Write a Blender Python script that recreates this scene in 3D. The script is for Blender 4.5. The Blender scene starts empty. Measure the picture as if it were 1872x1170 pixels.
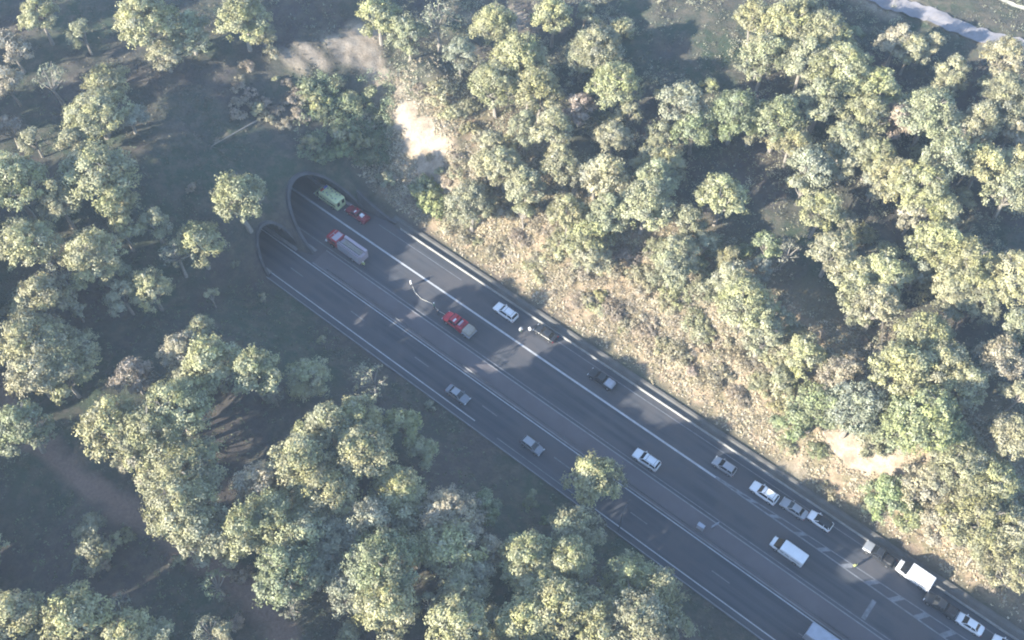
import bpy, bmesh, math, random
import numpy as np
from mathutils import Vector, noise
R_ = math.radians
S = bpy.context.scene
C = S.collection

# ---------------------------------------------------------------- camera, sky, sun, exposure
CAM_D, CAM_P, CAM_F = 190.0, R_(57), 1900.0          # distance, depression, focal length in photo pixels
cd = bpy.data.cameras.new('camera'); cam = bpy.data.objects.new('camera', cd); C.objects.link(cam)
cam.location = (0, -CAM_D*math.cos(CAM_P), CAM_D*math.sin(CAM_P))
cam.rotation_euler = (math.pi/2-CAM_P, 0, 0)
cd.sensor_width = 36; cd.lens = 36*CAM_F/1872; cd.clip_start = 1; cd.clip_end = 6000
S.camera = cam
SUN_EL = R_(21.2)
SUN_DIR = Vector((math.cos(R_(29))*math.cos(SUN_EL), math.sin(R_(29))*math.cos(SUN_EL), -math.sin(SUN_EL)))   # the way the light travels
w = bpy.data.worlds.new('World'); S.world = w; w.use_nodes = True
nt = w.node_tree; bg = nt.nodes['Background']
sky = nt.nodes.new('ShaderNodeTexSky'); sky.sky_type = 'NISHITA'; sky.sun_disc = False
sky.sun_elevation = SUN_EL; sky.sun_rotation = math.atan2(-SUN_DIR.x, -SUN_DIR.y); sky.altitude = 1200
sky.air_density = 1.0; sky.dust_density = 1.0; sky.ozone_density = 2.0
nt.links.new(sky.outputs[0], bg.inputs[0]); bg.inputs[1].default_value = 0.15
sl = bpy.data.lights.new('sun', 'SUN'); sl.energy = 5.0; sl.angle = R_(0.53); sl.color = (1.0, 0.93, 0.80)
so = bpy.data.objects.new('sun', sl); C.objects.link(so)
so.rotation_euler = SUN_DIR.to_track_quat('-Z', 'Y').to_euler()
S.view_settings.view_transform = 'Standard'; S.view_settings.look = 'None'; S.view_settings.gamma = 1
S.view_settings.exposure = 1.92
S.cycles.pixel_filter_type = 'BLACKMAN_HARRIS'; S.cycles.filter_width = 2.0

# ---------------------------------------------------------------- road frame: u runs along the road, v across it
AR = R_(38.8); CA, SA = math.cos(AR), math.sin(AR)
def W(u, v, z=0.0): return Vector((u*CA+v*SA, -u*SA+v*CA, z))
def UV(x, y): return (x*CA-y*SA, x*SA+y*CA)
TUN = [dict(u0=-39.0, vc=-5.1, hw=6.7, h=8.5, b=9.5), dict(u0=-42.0, vc=-16.8, hw=4.0, h=8.2, b=3.6)]
def sst(t): t = max(0.0, min(1.0, t)); return t*t*(3-2*t)
def fbm(x, y, s, sd=0.0): return noise.fractal(Vector((x/s+sd, y/s-sd, sd*1.7)), 1.0, 2.1, 3)
def Hh(u, v):
    br = 0.0
    if v > 4.6:
        d = v-4.6; br = 9.0*sst(d/17)+0.10*max(0, d-12)
    bl = 0.0
    if v < -21.6:
        d = -21.6-v; bl = 8.5*sst(d/20)+0.05*max(0, d-14)
    bank = br+bl-0.12
    t = sst((v+13.6)/1.8)                      # 0 over the narrow tunnel, 1 over the wide one
    u0 = -42.0*(1-t)-39.0*t; s = (8.2/3.6)*(1-t)+(8.5/9.5)*t
    d = u0-u
    hill = -9
    if d > 0:
        top = 10.2; dk = top/s
        hill = s*d if d < dk else top+0.30*(d-dk)
        if hill > 17: hill = 17+0.12*(hill-17)
        hill -= 0.12
    z = max(bank, hill)
    if z > 0.6:
        a = min(1, (z-0.6)/2.5)
        z += 5.5*math.exp(-((u+72)/10)**2-((v-34)/8)**2)+4.0*math.exp(-((u+44)/7)**2-((v-28)/6)**2)
        if -24 < v < 4 and -62 < u: a *= 0.12
        x, y = u, v
        z += a*(0.9*fbm(x, y, 14, 3.1)+0.42*fbm(x, y, 3.2, 9.2))
    return z
def HW(x, y):
    u, v = UV(x, y); return Hh(u, v)
def at(px, py, h=0.0):
    """where the sight line through a photo pixel is h above the ground"""
    p = CAM_P
    Fv = Vector((0, math.cos(p), -math.sin(p))); Uv = Vector((0, math.sin(p), math.cos(p)))
    d = (Fv*CAM_F+Vector((1, 0, 0))*(px-936)+Uv*(585-py)).normalized()
    o = cam.location; lo, hi = 120.0, 330.0
    t = lo; 
    while t < hi:
        q = o+d*t
        if q.z < HW(q.x, q.y)+h: break
        t += 1.0
    a, b = t-1, t
    for _ in range(12):
        m = (a+b)/2; q = o+d*m
        if q.z < HW(q.x, q.y)+h: b = m
        else: a = m
    q = o+d*b
    return q.x, q.y

# ---------------------------------------------------------------- materials
def mat(name, col, rough=0.8, metal=0.0, var=0.0, vs=1.0, col2=None, spec=0.3, bump=0.0, coat=0.0):
    m = bpy.data.materials.new(name); m.use_nodes = True; n = m.node_tree; b = n.nodes['Principled BSDF']
    b.inputs['Base Color'].default_value = (*col, 1); b.inputs['Roughness'].default_value = rough
    b.inputs['Metallic'].default_value = metal; b.inputs['Specular IOR Level'].default_value = spec
    b.inputs['Coat Weight'].default_value = coat
    if var or col2:
        tc = n.nodes.new('ShaderNodeTexCoord'); nz = n.nodes.new('ShaderNodeTexNoise')
        nz.inputs['Scale'].default_value = vs; nz.inputs['Detail'].default_value = 5; nz.inputs['Roughness'].default_value = 0.65
        n.links.new(tc.outputs['Object'], nz.inputs['Vector'])
        mr = n.nodes.new('ShaderNodeMapRange'); mr.inputs[1].default_value = 0.3; mr.inputs[2].default_value = 0.7
        n.links.new(nz.outputs[0], mr.inputs[0])
        mx = n.nodes.new('ShaderNodeMix'); mx.data_type = 'RGBA'
        c2 = col2 or tuple(c*(1-var) for c in col)
        mx.inputs[6].default_value = (*col, 1); mx.inputs[7].default_value = (*c2, 1)
        n.links.new(mr.outputs[0], mx.inputs[0]); n.links.new(mx.outputs[2], b.inputs['Base Color'])
        if bump:
            bp = n.nodes.new('ShaderNodeBump'); bp.inputs['Strength'].default_value = bump; bp.inputs['Distance'].default_value = 0.1
            n.links.new(nz.outputs[0], bp.inputs['Height']); n.links.new(bp.outputs[0], b.inputs['Normal'])
    return m
M = {}
M['concrete'] = mat('concrete', (.30, .29, .28), .9, var=.35, vs=.6)
M['kerb'] = mat('pale_kerb', (.24, .24, .25), .85, var=.3, vs=.9)
M['barrier'] = mat('barrier_concrete', (.30, .295, .28), .85, var=.4, vs=.8)
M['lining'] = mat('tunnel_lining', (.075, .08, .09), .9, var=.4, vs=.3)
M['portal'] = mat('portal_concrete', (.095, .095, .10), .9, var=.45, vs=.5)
M['drain'] = mat('drain_concrete', (.13, .125, .115), .9, var=.45, vs=.35)
M['median'] = mat('median_paving', (.115, .105, .112), .9, var=.22, vs=.25)
M['paint_line'] = mat('line_paint', (.46, .47, .48), .7, var=.35, vs=.9)
M['worn_line'] = mat('worn_line_paint', (.22, .23, .25), .8, var=.5, vs=1.2)
M['steel'] = mat('galvanised_steel', (.13, .14, .155), .6, .3, var=.3, vs=2)
M['darksteel'] = mat('dark_steel', (.06, .06, .065), .6, .3)
M['glass'] = mat('window_glass', (.012, .014, .018), .08, spec=.6)
M['tyre'] = mat('tyre_rubber', (.012, .012, .013), .9)
M['rim'] = mat('wheel_rim', (.35, .35, .36), .35, .8)
M['lamp'] = mat('headlight_glass', (.7, .72, .75), .15, spec=.6)
M['tail'] = mat('red_lamp_glass', (.30, .01, .01), .25)
M['bluelamp'] = mat('blue_lamp_glass', (.02, .05, .4), .2)
M['trim'] = mat('black_trim', (.02, .02, .022), .6)
M['bark'] = mat('pale_bark', (.30, .27, .23), .9, var=.4, vs=3)
M['skin'] = mat('skin', (.35, .2, .14), .6)
def paint(name, c, metal=0.0, r=.3): 
    return mat(name, c, r, metal, var=.12, vs=1.5, coat=.35)
M['white'] = paint('white_paint', (.74, .75, .76)); M['silver'] = paint('silver_paint', (.33, .34, .36), .3)
M['grey'] = paint('grey_paint', (.22, .23, .25), .2); M['dark'] = paint('dark_paint', (.025, .028, .033))
M['red'] = paint('red_paint', (.38, .02, .035)); M['darkred'] = paint('dark_red_paint', (.20, .012, .03))
M['lime'] = paint('lime_paint', (.62, .66, .36)); M['pinkwhite'] = paint('pinkish_white_paint', (.40, .34, .38))
M['canvas'] = mat('tan_canvas', (.36, .33, .28), .95, var=.3, vs=2)
M['greypanel'] = mat('grey_panel', (.38, .40, .45), .5, .2, var=.2, vs=1.2)
M['wood'] = mat('dark_load', (.07, .06, .06), .9, var=.5, vs=4)

def leaf_mat():
    m = bpy.data.materials.new('leaves'); m.use_nodes = True; n = m.node_tree
    for x in list(n.nodes): n.nodes.remove(x)
    out = n.nodes.new('ShaderNodeOutputMaterial')
    oi = n.nodes.new('ShaderNodeObjectInfo'); at_ = n.nodes.new('ShaderNodeAttribute'); at_.attribute_name = 'tone'
    sp = n.nodes.new('ShaderNodeSeparateColor'); n.links.new(at_.outputs['Color'], sp.inputs[0])
    mr = n.nodes.new('ShaderNodeMapRange'); mr.inputs[3].default_value = .55; mr.inputs[4].default_value = 1.4
    n.links.new(sp.outputs[0], mr.inputs[0])
    vm = n.nodes.new('ShaderNodeVectorMath'); vm.operation = 'SCALE'
    n.links.new(oi.outputs['Color'], vm.inputs[0]); n.links.new(mr.outputs[0], vm.inputs['Scale'])
    hs = n.nodes.new('ShaderNodeHueSaturation'); n.links.new(vm.outputs[0], hs.inputs['Color'])
    m2 = n.nodes.new('ShaderNodeMapRange'); m2.inputs[3].default_value = .485; m2.inputs[4].default_value = .512
    n.links.new(sp.outputs[1], m2.inputs[0]); n.links.new(m2.outputs[0], hs.inputs['Hue'])
    m3 = n.nodes.new('ShaderNodeMapRange'); m3.inputs[3].default_value = .65; m3.inputs[4].default_value = 1.15
    n.links.new(sp.outputs[2], m3.inputs[0]); n.links.new(m3.outputs[0], hs.inputs['Saturation'])
    d = n.nodes.new('ShaderNodeBsdfPrincipled'); d.inputs['Roughness'].default_value = .55; d.inputs['Specular IOR Level'].default_value = .35
    t = n.nodes.new('ShaderNodeBsdfTranslucent'); mx = n.nodes.new('ShaderNodeMixShader'); mx.inputs[0].default_value = .22
    n.links.new(hs.outputs[0], d.inputs['Base Color']); n.links.new(hs.outputs[0], t.inputs['Color'])
    n.links.new(d.outputs[0], mx.inputs[1]); n.links.new(t.outputs[0], mx.inputs[2]); n.links.new(mx.outputs[0], out.inputs[0])
    return m
M['leaf'] = leaf_mat()

# ---------------------------------------------------------------- object helpers
def tag(o, label=None, cat=None, group=None, kind=None):
    if label: o['label'] = label
    if cat: o['category'] = cat
    if group: o['group'] = group
    if kind: o['kind'] = kind
    return o
def empty(name, label, cat, loc=(0, 0, 0), rz=0.0, group=None):
    o = bpy.data.objects.new(name, None); C.objects.link(o); o.location = loc; o.rotation_euler = (0, 0, rz)
    o.empty_display_size = .5
    return tag(o, label, cat, group)
def mesh(name, vs, fs, m, parent=None, smooth=False):
    me = bpy.data.meshes.new(name); me.from_pydata([tuple(v) for v in vs], [], fs); me.update()
    if m: me.materials.append(m)
    if smooth: me.polygons.foreach_set('use_smooth', [True]*len(me.polygons))
    o = bpy.data.objects.new(name, me); C.objects.link(o)
    if parent: o.parent = parent
    return o
class MB:
    def __init__(s): s.v = []; s.f = []
    def add(s, vs, fs):
        n = len(s.v); s.v += [tuple(x) for x in vs]; s.f += [tuple(i+n for i in f) for f in fs]; return s
    def box(s, x0, x1, y0, y1, z0, z1, tx=0.0, ty=0.0):
        v = [(x0, y0, z0), (x1, y0, z0), (x1, y1, z0), (x0, y1, z0), (x0+tx, y0+ty, z1), (x1-tx, y0+ty, z1), (x1-tx, y1-ty, z1), (x0+tx, y1-ty, z1)]
        return s.add(v, [(3, 2, 1, 0), (4, 5, 6, 7), (0, 1, 5, 4), (1, 2, 6, 5), (2, 3, 7, 6), (3, 0, 4, 7)])
    def tube(s, pts, rs, n=6, cap=True):
        pts = [Vector(p) for p in pts]; base = len(s.v); rings = []
        for i, p in enumerate(pts):
            d = (pts[min(i+1, len(pts)-1)]-pts[max(i-1, 0)]).normalized()
            a = d.orthogonal().normalized() if i == 0 else (pa-d*pa.dot(d)).normalized()
            pa = a; b = d.cross(a)
            for k in range(n):
                t = 2*math.pi*k/n; s.v.append(tuple(p+(a*math.cos(t)+b*math.sin(t))*rs[i]))
        for i in range(len(pts)-1):
            for k in range(n):
                a0 = base+i*n+k; a1 = base+i*n+(k+1) % n
                s.f.append((a0, a1, a1+n, a0+n))
        if cap:
            s.f.append(tuple(base+k for k in reversed(range(n)))); s.f.append(tuple(base+(len(pts)-1)*n+k for k in range(n)))
        return s
    def cyl_y(s, x, y0, y1, z, r, n=14):
        return s.tube([(x, y0, z), (x, y1, z)], [r, r], n)
    def build(s, name, m, parent=None, smooth=False): return mesh(name, s.v, s.f, m, parent, smooth)

# ---------------------------------------------------------------- ground
def lin(segs):
    out = []
    for a, b, st in segs:
        n = max(1, int(round((b-a)/st))); out += [a+(b-a)*i/n for i in range(n)]
    return out+[segs[-1][1]]
gu = lin([(-2500, -800, 850), (-800, -260, 90), (-260, -66, 1.6), (-66, -30, .45), (-30, 110, 1.0), (110, 200, 3), (200, 800, 100), (800, 2500, 850)])
gv = lin([(-2500, -700, 900), (-700, -170, 90), (-170, -110, 3), (-110, -26, 1.3), (-26, 6, .45), (6, 30, .7), (30, 160, 1.4), (160, 230, 3), (230, 800, 95), (800, 2500, 850)])
SAND = []
for px_, py_, ra_, rb_, k_ in ((655, 75, 3.5, 4.5, 1), (672, 105, 4, 3.5, 1), (620, 90, 4, 2.2, .95), (575, 102, 4.5, 1.6, .8), (535, 112, 4, 1.4, .6), (700, 145, 5, 3.5, .8), (715, 175, 4, 3.5, .7), (740, 210, 3, 3.5, 1), (765, 245, 3.5, 4.5, 1.05), (790, 285, 3.5, 4.5, .95), (800, 320, 3, 3, .6),
        (830, 335, 4, 3, .5), (1560, 825, 6, 2.6, 1), (1620, 845, 6, 2.4, .95), (1700, 870, 5, 3, .6), (1600, 10, 6, 2.5, .7), (1680, 20, 8, 2, .5), (1770, 62, 8, 1.5, .6), (1840, 95, 8, 1.5, .6), (930, 30, 5, 3, .5), (880, 40, 5, 2, .6), (1450, 860, 4, 3, .4)):
    SAND.append((*UV(*at(px_, py_)), ra_, rb_, k_))
def bankdry(u, v):
    return sst((v-4.5)/3)*(1-sst((v-24)/14))*sst((u+46)/10)*(1-.4*sst((u-70)/40))
TRK = [(-90, -62), (-61.9, -66.7), (-41.6, -70.6), (-28.3, -69.9), (-14.2, -68.2), (0, -66), (14, -68)]
def trk(u, v):
    best = 99
    for (a, b), (c, d) in zip(TRK[:-1], TRK[1:]):
        L = (c-a)**2+(d-b)**2; t = max(0, min(1, ((u-a)*(c-a)+(v-b)*(d-b))/L))
        best = min(best, math.hypot(u-a-t*(c-a), v-b-t*(d-b)))
    return 1-sst((best-1.1)/1.3)
verts = []; cols = []
for v in gv:
    for u in gu:
        z = Hh(u, v); p = W(u, v, z); verts.append(p)
        s = 0
        n1 = fbm(u, v, 5, 2.2)
        for (a, b, ra, rb, k) in SAND:
            q = ((u-a)/ra)**2+((v-b)/rb)**2
            if q < 3: s = max(s, k*(1-sst((math.sqrt(q)-.55+.35*n1)/.75)))
        cols.append((s, min(1, max(0, bankdry(u, v)*(1+.5*n1))), trk(u, v+1.2*n1), 1))
def hole(u, v):
    for T in TUN:
        q = (v-T['vc'])/T['hw']
        if abs(q) < 1.0:
            ub = T['u0']-T['b']*math.sqrt(1-q*q)
            if ub < u < T['u0']+.3: return True
    return False
nu = len(gu); faces = []
for j in range(len(gv)-1):
    for i in range(nu-1):
        if hole((gu[i]+gu[i+1])/2, (gv[j]+gv[j+1])/2): continue
        a = j*nu+i; faces.append((a, a+1, a+1+nu, a+nu))
gm = bpy.data.materials.new('forest_floor'); gm.use_nodes = True; n = gm.node_tree; b = n.nodes['Principled BSDF']
b.inputs['Roughness'].default_value = .95; b.inputs['Specular IOR Level'].default_value = .1
tc = n.nodes.new('ShaderNodeTexCoord')
def nz(scale, det=5, rough=.6):
    x = n.nodes.new('ShaderNodeTexNoise'); x.inputs['Scale'].default_value = scale; x.inputs['Detail'].default_value = det; x.inputs['Roughness'].default_value = rough
    n.links.new(tc.outputs['Object'], x.inputs['Vector']); return x
def rng(src, a, bb):
    x = n.nodes.new('ShaderNodeMapRange'); x.inputs[1].default_value = a; x.inputs[2].default_value = bb; n.links.new(src, x.inputs[0]); return x.outputs[0]
def mixc(f, c1, c2):
    x = n.nodes.new('ShaderNodeMix'); x.data_type = 'RGBA'
    n.links.new(f, x.inputs[0])
    for k, c in ((6, c1), (7, c2)):
        if isinstance(c, tuple): x.inputs[k].default_value = (*c, 1)
        else: n.links.new(c, x.inputs[k])
    return x.outputs[2]
big, mid, fine = nz(.06), nz(.45), nz(2.2, 6, .75)
at_ = n.nodes.new('ShaderNodeAttribute'); at_.attribute_name = 'cover'
sp = n.nodes.new('ShaderNodeSeparateColor'); n.links.new(at_.outputs['Color'], sp.inputs[0])
c = mixc(rng(big.outputs[0], .4, .6), (.085, .075, .07), (.06, .08, .055))
c = mixc(rng(mid.outputs[0], .45, .7), c, (.13, .115, .09))
bk = mixc(rng(mid.outputs[0], .38, .6), (.33, .25, .175), (.19, .165, .105))
c = mixc(sp.outputs[1], c, bk)
c = mixc(sp.outputs[2], c, (.22, .16, .13))
c = mixc(sp.outputs[0], c, mixc(rng(mid.outputs[0], .35, .65), (.48, .40, .31), (.27, .22, .165)))
dk = n.nodes.new('ShaderNodeMix'); dk.data_type = 'RGBA'; dk.blend_type = 'MULTIPLY'; dk.inputs[0].default_value = .8
n.links.new(c, dk.inputs[6])
g = mixc(rng(fine.outputs[0], .32, .68), (.62, .60, .57), (1.12, 1.12, 1.12)); n.links.new(g, dk.inputs[7])
n.links.new(dk.outputs[2], b.inputs['Base Color'])
bp = n.nodes.new('ShaderNodeBump'); bp.inputs['Strength'].default_value = .6; bp.inputs['Distance'].default_value = .35
n.links.new(fine.outputs[0], bp.inputs['Height']); n.links.new(bp.outputs[0], b.inputs['Normal'])
ground = mesh('ground', verts, faces, gm, smooth=True); tag(ground, kind='structure')
ca = ground.data.color_attributes.new('cover', 'FLOAT_COLOR', 'POINT')
ca.data.foreach_set('color', np.array(cols, dtype=np.float32).ravel())

# ---------------------------------------------------------------- road
UA, UB = -130.0, 260.0
def strip(name, v0, v1, z, m, u0=UA, u1=UB, kind='structure', th=None, parent=None, step=4.0):
    k = max(1, int((u1-u0)/step)); vs = []; fs = []
    for i in range(k+1):
        u = u0+(u1-u0)*i/k
        ring = [(v0, z), (v1, z)] if th is None else [(v0, z-th), (v0, z), (v1, z), (v1, z-th)]
        for a, zz in ring: vs.append(W(u, a, zz))
    r = 2 if th is None else 4
    for i in range(k):
        for j in range(r-1): a = i*r+j; fs.append((a, a+r, a+r+1, a+1))
    if th is not None: fs += [(0, 1, 2, 3), tuple(k*r+j for j in (3, 2, 1, 0))]
    o = mesh(name, vs, fs, m, parent)
    if kind and not parent: tag(o, kind=kind)
    return o
am = bpy.data.materials.new('asphalt'); am.use_nodes = True; n = am.node_tree; b = n.nodes['Principled BSDF']
b.inputs['Roughness'].default_value = .85; b.inputs['Specular IOR Level'].default_value = .25
tc = n.nodes.new('ShaderNodeTexCoord'); mp = n.nodes.new('ShaderNodeMapping'); mp.vector_type = 'POINT'
mp.inputs['Rotation'].default_value = (0, 0, AR)
n.links.new(tc.outputs['Object'], mp.inputs[0])
st = n.nodes.new('ShaderNodeMapping'); st.inputs['Scale'].default_value = (.03, 1.0, 1); n.links.new(mp.outputs[0], st.inputs[0])
wear = n.nodes.new('ShaderNodeTexNoise'); wear.inputs['Scale'].default_value = .9; wear.inputs['Detail'].default_value = 3; n.links.new(st.outputs[0], wear.inputs['Vector'])
pat = nz(.09, 4); gr = nz(6, 5, .8)
c = mixc(rng(wear.outputs[0], .38, .62), (.044, .049, .058), (.074, .077, .087))
c = mixc(rng(pat.outputs[0], .45, .62), c, (.080, .076, .080))
dk = n.nodes.new('ShaderNodeMix'); dk.data_type = 'RGBA'; dk.blend_type = 'MULTIPLY'; dk.inputs[0].default_value = .7
n.links.new(c, dk.inputs[6]); n.links.new(mixc(rng(gr.outputs[0], .3, .7), (.78, .78, .78), (1.15, 1.15, 1.15)), dk.inputs[7])
n.links.new(dk.outputs[2], b.inputs['Base Color'])
strip('road', -21.3, 2.75, 0.0, am)
strip('median', -13.55, -10.05, 0.16, M['median'], -37.5, UB, th=.2)
strip('kerb', -13.75, -13.55, 0.19, M['kerb'], -37.5, UB, th=.23)
strip('kerb', -10.05, -9.85, 0.19, M['kerb'], -37.5, UB, th=.23)
strip('kerb', -21.5, -21.3, 0.14, M['kerb'], -44, UB, th=.25)
# open concrete drain between the barrier and the foot of the bank
def channel(name, prof, m, u0, u1):
    k = int((u1-u0)/3); vs = []; fs = []; r = len(prof)
    for i in range(k+1):
        for a, z in prof: vs.append(W(u0+(u1-u0)*i/k, a, z))
    for i in range(k):
        for j in range(r-1): a = i*r+j; fs.append((a, a+r, a+r+1, a+1))
    return tag(mesh(name, vs, fs, m), kind='structure')
channel('drain_channel', [(3.05, .04), (3.5, .06), (3.75, -.06), (4.1, -.06), (4.35, .12), (4.75, .16), (4.9, -.1)], M['drain'], -33, UB)
# markings, each a thin sheet above the asphalt
def mark(v0, v1, u0, u1, m=None, z=.006): return strip('road_marking', v0, v1, z, m or M['paint_line'], u0, u1, step=8)
mark(-20.2, -20.02, -46, 8.0); mark(-20.35, -20.2, 13, 33, M['worn_line']); mark(-20.3, -20.12, 33.5, UB)
mark(-14.15, -13.95, -60, UB); mark(-9.3, -9.16, -60, UB, M['worn_line'])
mark(-3.28, -2.92, -70, 46)
mark(.95, 1.07, -34, -13, M['worn_line']); mark(1.5, 1.63, 8, 110, M['worn_line'])
for k in range(-4, 16):
    u = 7.1+15.7*k
    mark(-17.1, -16.95, u, u+3.3, M['worn_line'])
mb = MB()                                                 # ghost island: two edge lines joined by rungs
def quad(pts): mb.add([W(a, bb, .006) for a, bb in pts], [(0, 1, 2, 3)])
quad([(46, -3.3), (120, -4.3), (120, -4.08), (46, -3.06)]); quad([(46, -3.04), (60, -2.5), (60, -2.34), (46, -2.8)])
quad([(60, -2.5), (120, -1.4), (120, -1.24), (60, -2.34)])
for k, u in enumerate([48.0, 50.3, 52.7, 57.1, 61.9, 66.1, 70.4, 74.7, 78.9, 83.2, 87.6, 92, 96.4, 101]):
    lo = -3.1-(u-46)/74*1.0; hi = -3.0+(u-46)*.040 if u < 60 else -2.5+(u-60)*.018
    quad([(u-.9, lo), (u+.1, lo), (u+1.2, hi), (u+.2, hi)])
tag(mb.build('road_marking', M['worn_line']), kind='structure')
mb = MB(); mb.add([W(76.2, -8.9, .006), W(76.9, -8.9, .006), W(76.9, -5.2, .006), W(76.2, -5.2, .006)], [(0, 1, 2, 3)])
tag(mb.build('road_marking', M['worn_line']), kind='structure')

# concrete barrier at the right-hand edge
def barrier(name, label, v, u0, u1, h, wd, m):
    k = int((u1-u0)/3); pr = [(v-wd, 0), (v-wd*.55, h*.35), (v-wd*.4, h), (v+wd*.4, h), (v+wd*.55, h*.35), (v+wd, 0)]
    vs = []; fs = []
    for i in range(k+1):
        for a, z in pr: vs.append(W(u0+(u1-u0)*i/k, a, z))
    for i in range(k):
        for j in range(5): a = i*6+j; fs.append((a, a+6, a+7, a+1))
    fs += [tuple(range(6)), tuple(k*6+j for j in reversed(range(6)))]
    return tag(mesh(name, vs, fs, m), label, 'barrier')
barrier('concrete_barrier', 'long low pale concrete barrier at the foot of the sunlit bank', 2.84, -30, 130, .45, .13, M['barrier'])
def guardrail(label, v, u0, u1, side):
    r = empty('guard_rail', label, 'guard rail', W(u0, v, 0), -AR)
    L = u1-u0; m = MB()
    pr = [(0, .38), (.06, .45), (0, .52), (0, .58), (.06, .65), (0, .72)]
    vs = []; fs = []
    for x in (0, L):
        for a, z in pr: vs.append((x, side*a, z+.16))
    for j in range(5): fs.append((j, j+6, j+7, j+1))
    m.add(vs, fs); m.build('rail', M['steel'], r)
    k = int(L/4); pm = None
    for i in range(k+1):
        if i > 95: break
        if pm is None:
            pm = MB().box(-.06, .06, -.05, .05, 0, .9).build('post', M['steel'], r); pm.location = (0, -side*.09, 0)
        else:
            q = pm.copy(); C.objects.link(q); q.parent = r; q.location = (i*4, -side*.09, 0)
    return r
guardrail('steel guard rail along the lower side of the central median', -13.3, -34, 110, -1)

# ---------------------------------------------------------------- tunnels
def tunnel(T, label):
    u0, vc, hw, h, b_ = (T[k] for k in ('u0', 'vc', 'hw', 'h', 'b'))
    r = empty('tunnel_portal', label, 'tunnel', W(u0, vc, 0), -AR)
    N = 40; nl = math.hypot(h, b_); nx, nzv = h/nl, b_/nl
    def P(t, e, o):   # e outward growth, o offset off the slope
        z = (h+e)*math.sin(t); return (-b_/h*z+o*nx, (hw+e)*math.cos(t), z+o*nzv)
    vs = []; fs = []
    for i in range(N+1):
        t = math.pi*i/N
        vs += [P(t, -.05, .55), P(t, .38, .45), P(t, .7, -.6), P(t, 0, -.9)]
    for i in range(N):
        for j in range(4): a = i*4+j; c_ = i*4+(j+1) % 4; fs.append((a, c_, c_+4, a+4))
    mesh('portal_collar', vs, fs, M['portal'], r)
    vs = []; fs = []
    for i in range(N+1):
        t = math.pi*i/N; x, y, z = P(t, 0, -.3)
        vs += [(x, y, z), (-80, y, z)]
    for i in range(N): a = i*2; fs.append((a, a+2, a+3, a+1))
    fs.append(tuple(i*2+1 for i in range(N+1)))
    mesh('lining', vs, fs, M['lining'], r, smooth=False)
    for s in (-1, 1):
        MB().box(-70, 0, s*(hw-.55)-.3, s*(hw-.55)+.3, .01, .28).build('walkway', M['concrete'], r)
    # a row of unlit lamps under the crown
    for i in range(3):
        MB().box(-b_-8-i*9, -b_-6.8-i*9, -.2, .2, h-.5, h-.3).build('tunnel_lamp', M['greypanel'], r)
    return r
tunnel(TUN[0], 'wider upper tunnel mouth with the lime ambulance at its entrance')
tunnel(TUN[1], 'smaller lower tunnel mouth with nothing in front of it')
# splayed retaining wall on the right of the wide mouth
vs = []; n_ = 10
for i in range(n_+1):
    t = i/n_; u = -40+8.5*t; v = 1.9+1.2*t**1.5; z = 4.6*(1-t)**1.3+.35
    vs += [W(u, v, 0), W(u, v, z), W(u, v+.45, z), W(u, v+.45, 0)]
fs = []
for i in range(n_):
    for j in range(3): a = i*4+j; fs.append((a, a+4, a+5, a+1))
fs += [(0, 1, 2, 3), tuple(n_*4+j for j in (3, 2, 1, 0))]
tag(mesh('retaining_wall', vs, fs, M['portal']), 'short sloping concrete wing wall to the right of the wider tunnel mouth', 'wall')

# ---------------------------------------------------------------- vehicles
def ring(x, hw, z0, z1, r):
    return [(x, -hw*.9, z0), (x, hw*.9, z0), (x, hw, z0+(z1-z0)*.35), (x, hw*.985, z1-r), (x, hw-r*1.1, z1), (x, 0, z1+.03), (x, -hw+r*1.1, z1), (x, -hw*.985, z1-r), (x, -hw, z0+(z1-z0)*.35)]
def loft(sts, mb_=None):
    mb_ = mb_ or MB(); vs = []; fs = []; k = 9
    for s_ in sts: vs += ring(*s_)
    for i in range(len(sts)-1):
        for j in range(k): a = i*k+j; c_ = i*k+(j+1) % k; fs.append((a, a+k, c_+k, c_))
    fs += [tuple(range(k)), tuple((len(sts)-1)*k+j for j in reversed(range(k)))]
    return mb_.add(vs, fs)
def wheel(root, x, s, hw, r=.33, wd=.22):
    y0, y1 = s*(hw-wd), s*hw
    t = MB().cyl_y(x, y0, y1, r, r, 16).build('wheel', M['tyre'], root)
    MB().cyl_y(x, s*(hw-.03), s*(hw+.015), r, r*.58, 12).build('rim', M['rim'], t)
def lights(root, L, hw, zf=.66, zr=.78, w_=.18):
    for s in (-1, 1):
        MB().box(L/2-.16, L/2-.02, s*(hw-.2)-w_, s*(hw-.2)+w_, zf-.09, zf+.07, .04).build('headlight', M['lamp'], root)
        MB().box(-L/2+.0, -L/2+.12, s*(hw-.14)-.1, s*(hw-.14)+.1, zr-.12, zr+.1, .02).build('tail_light', M['tail'], root)
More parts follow.
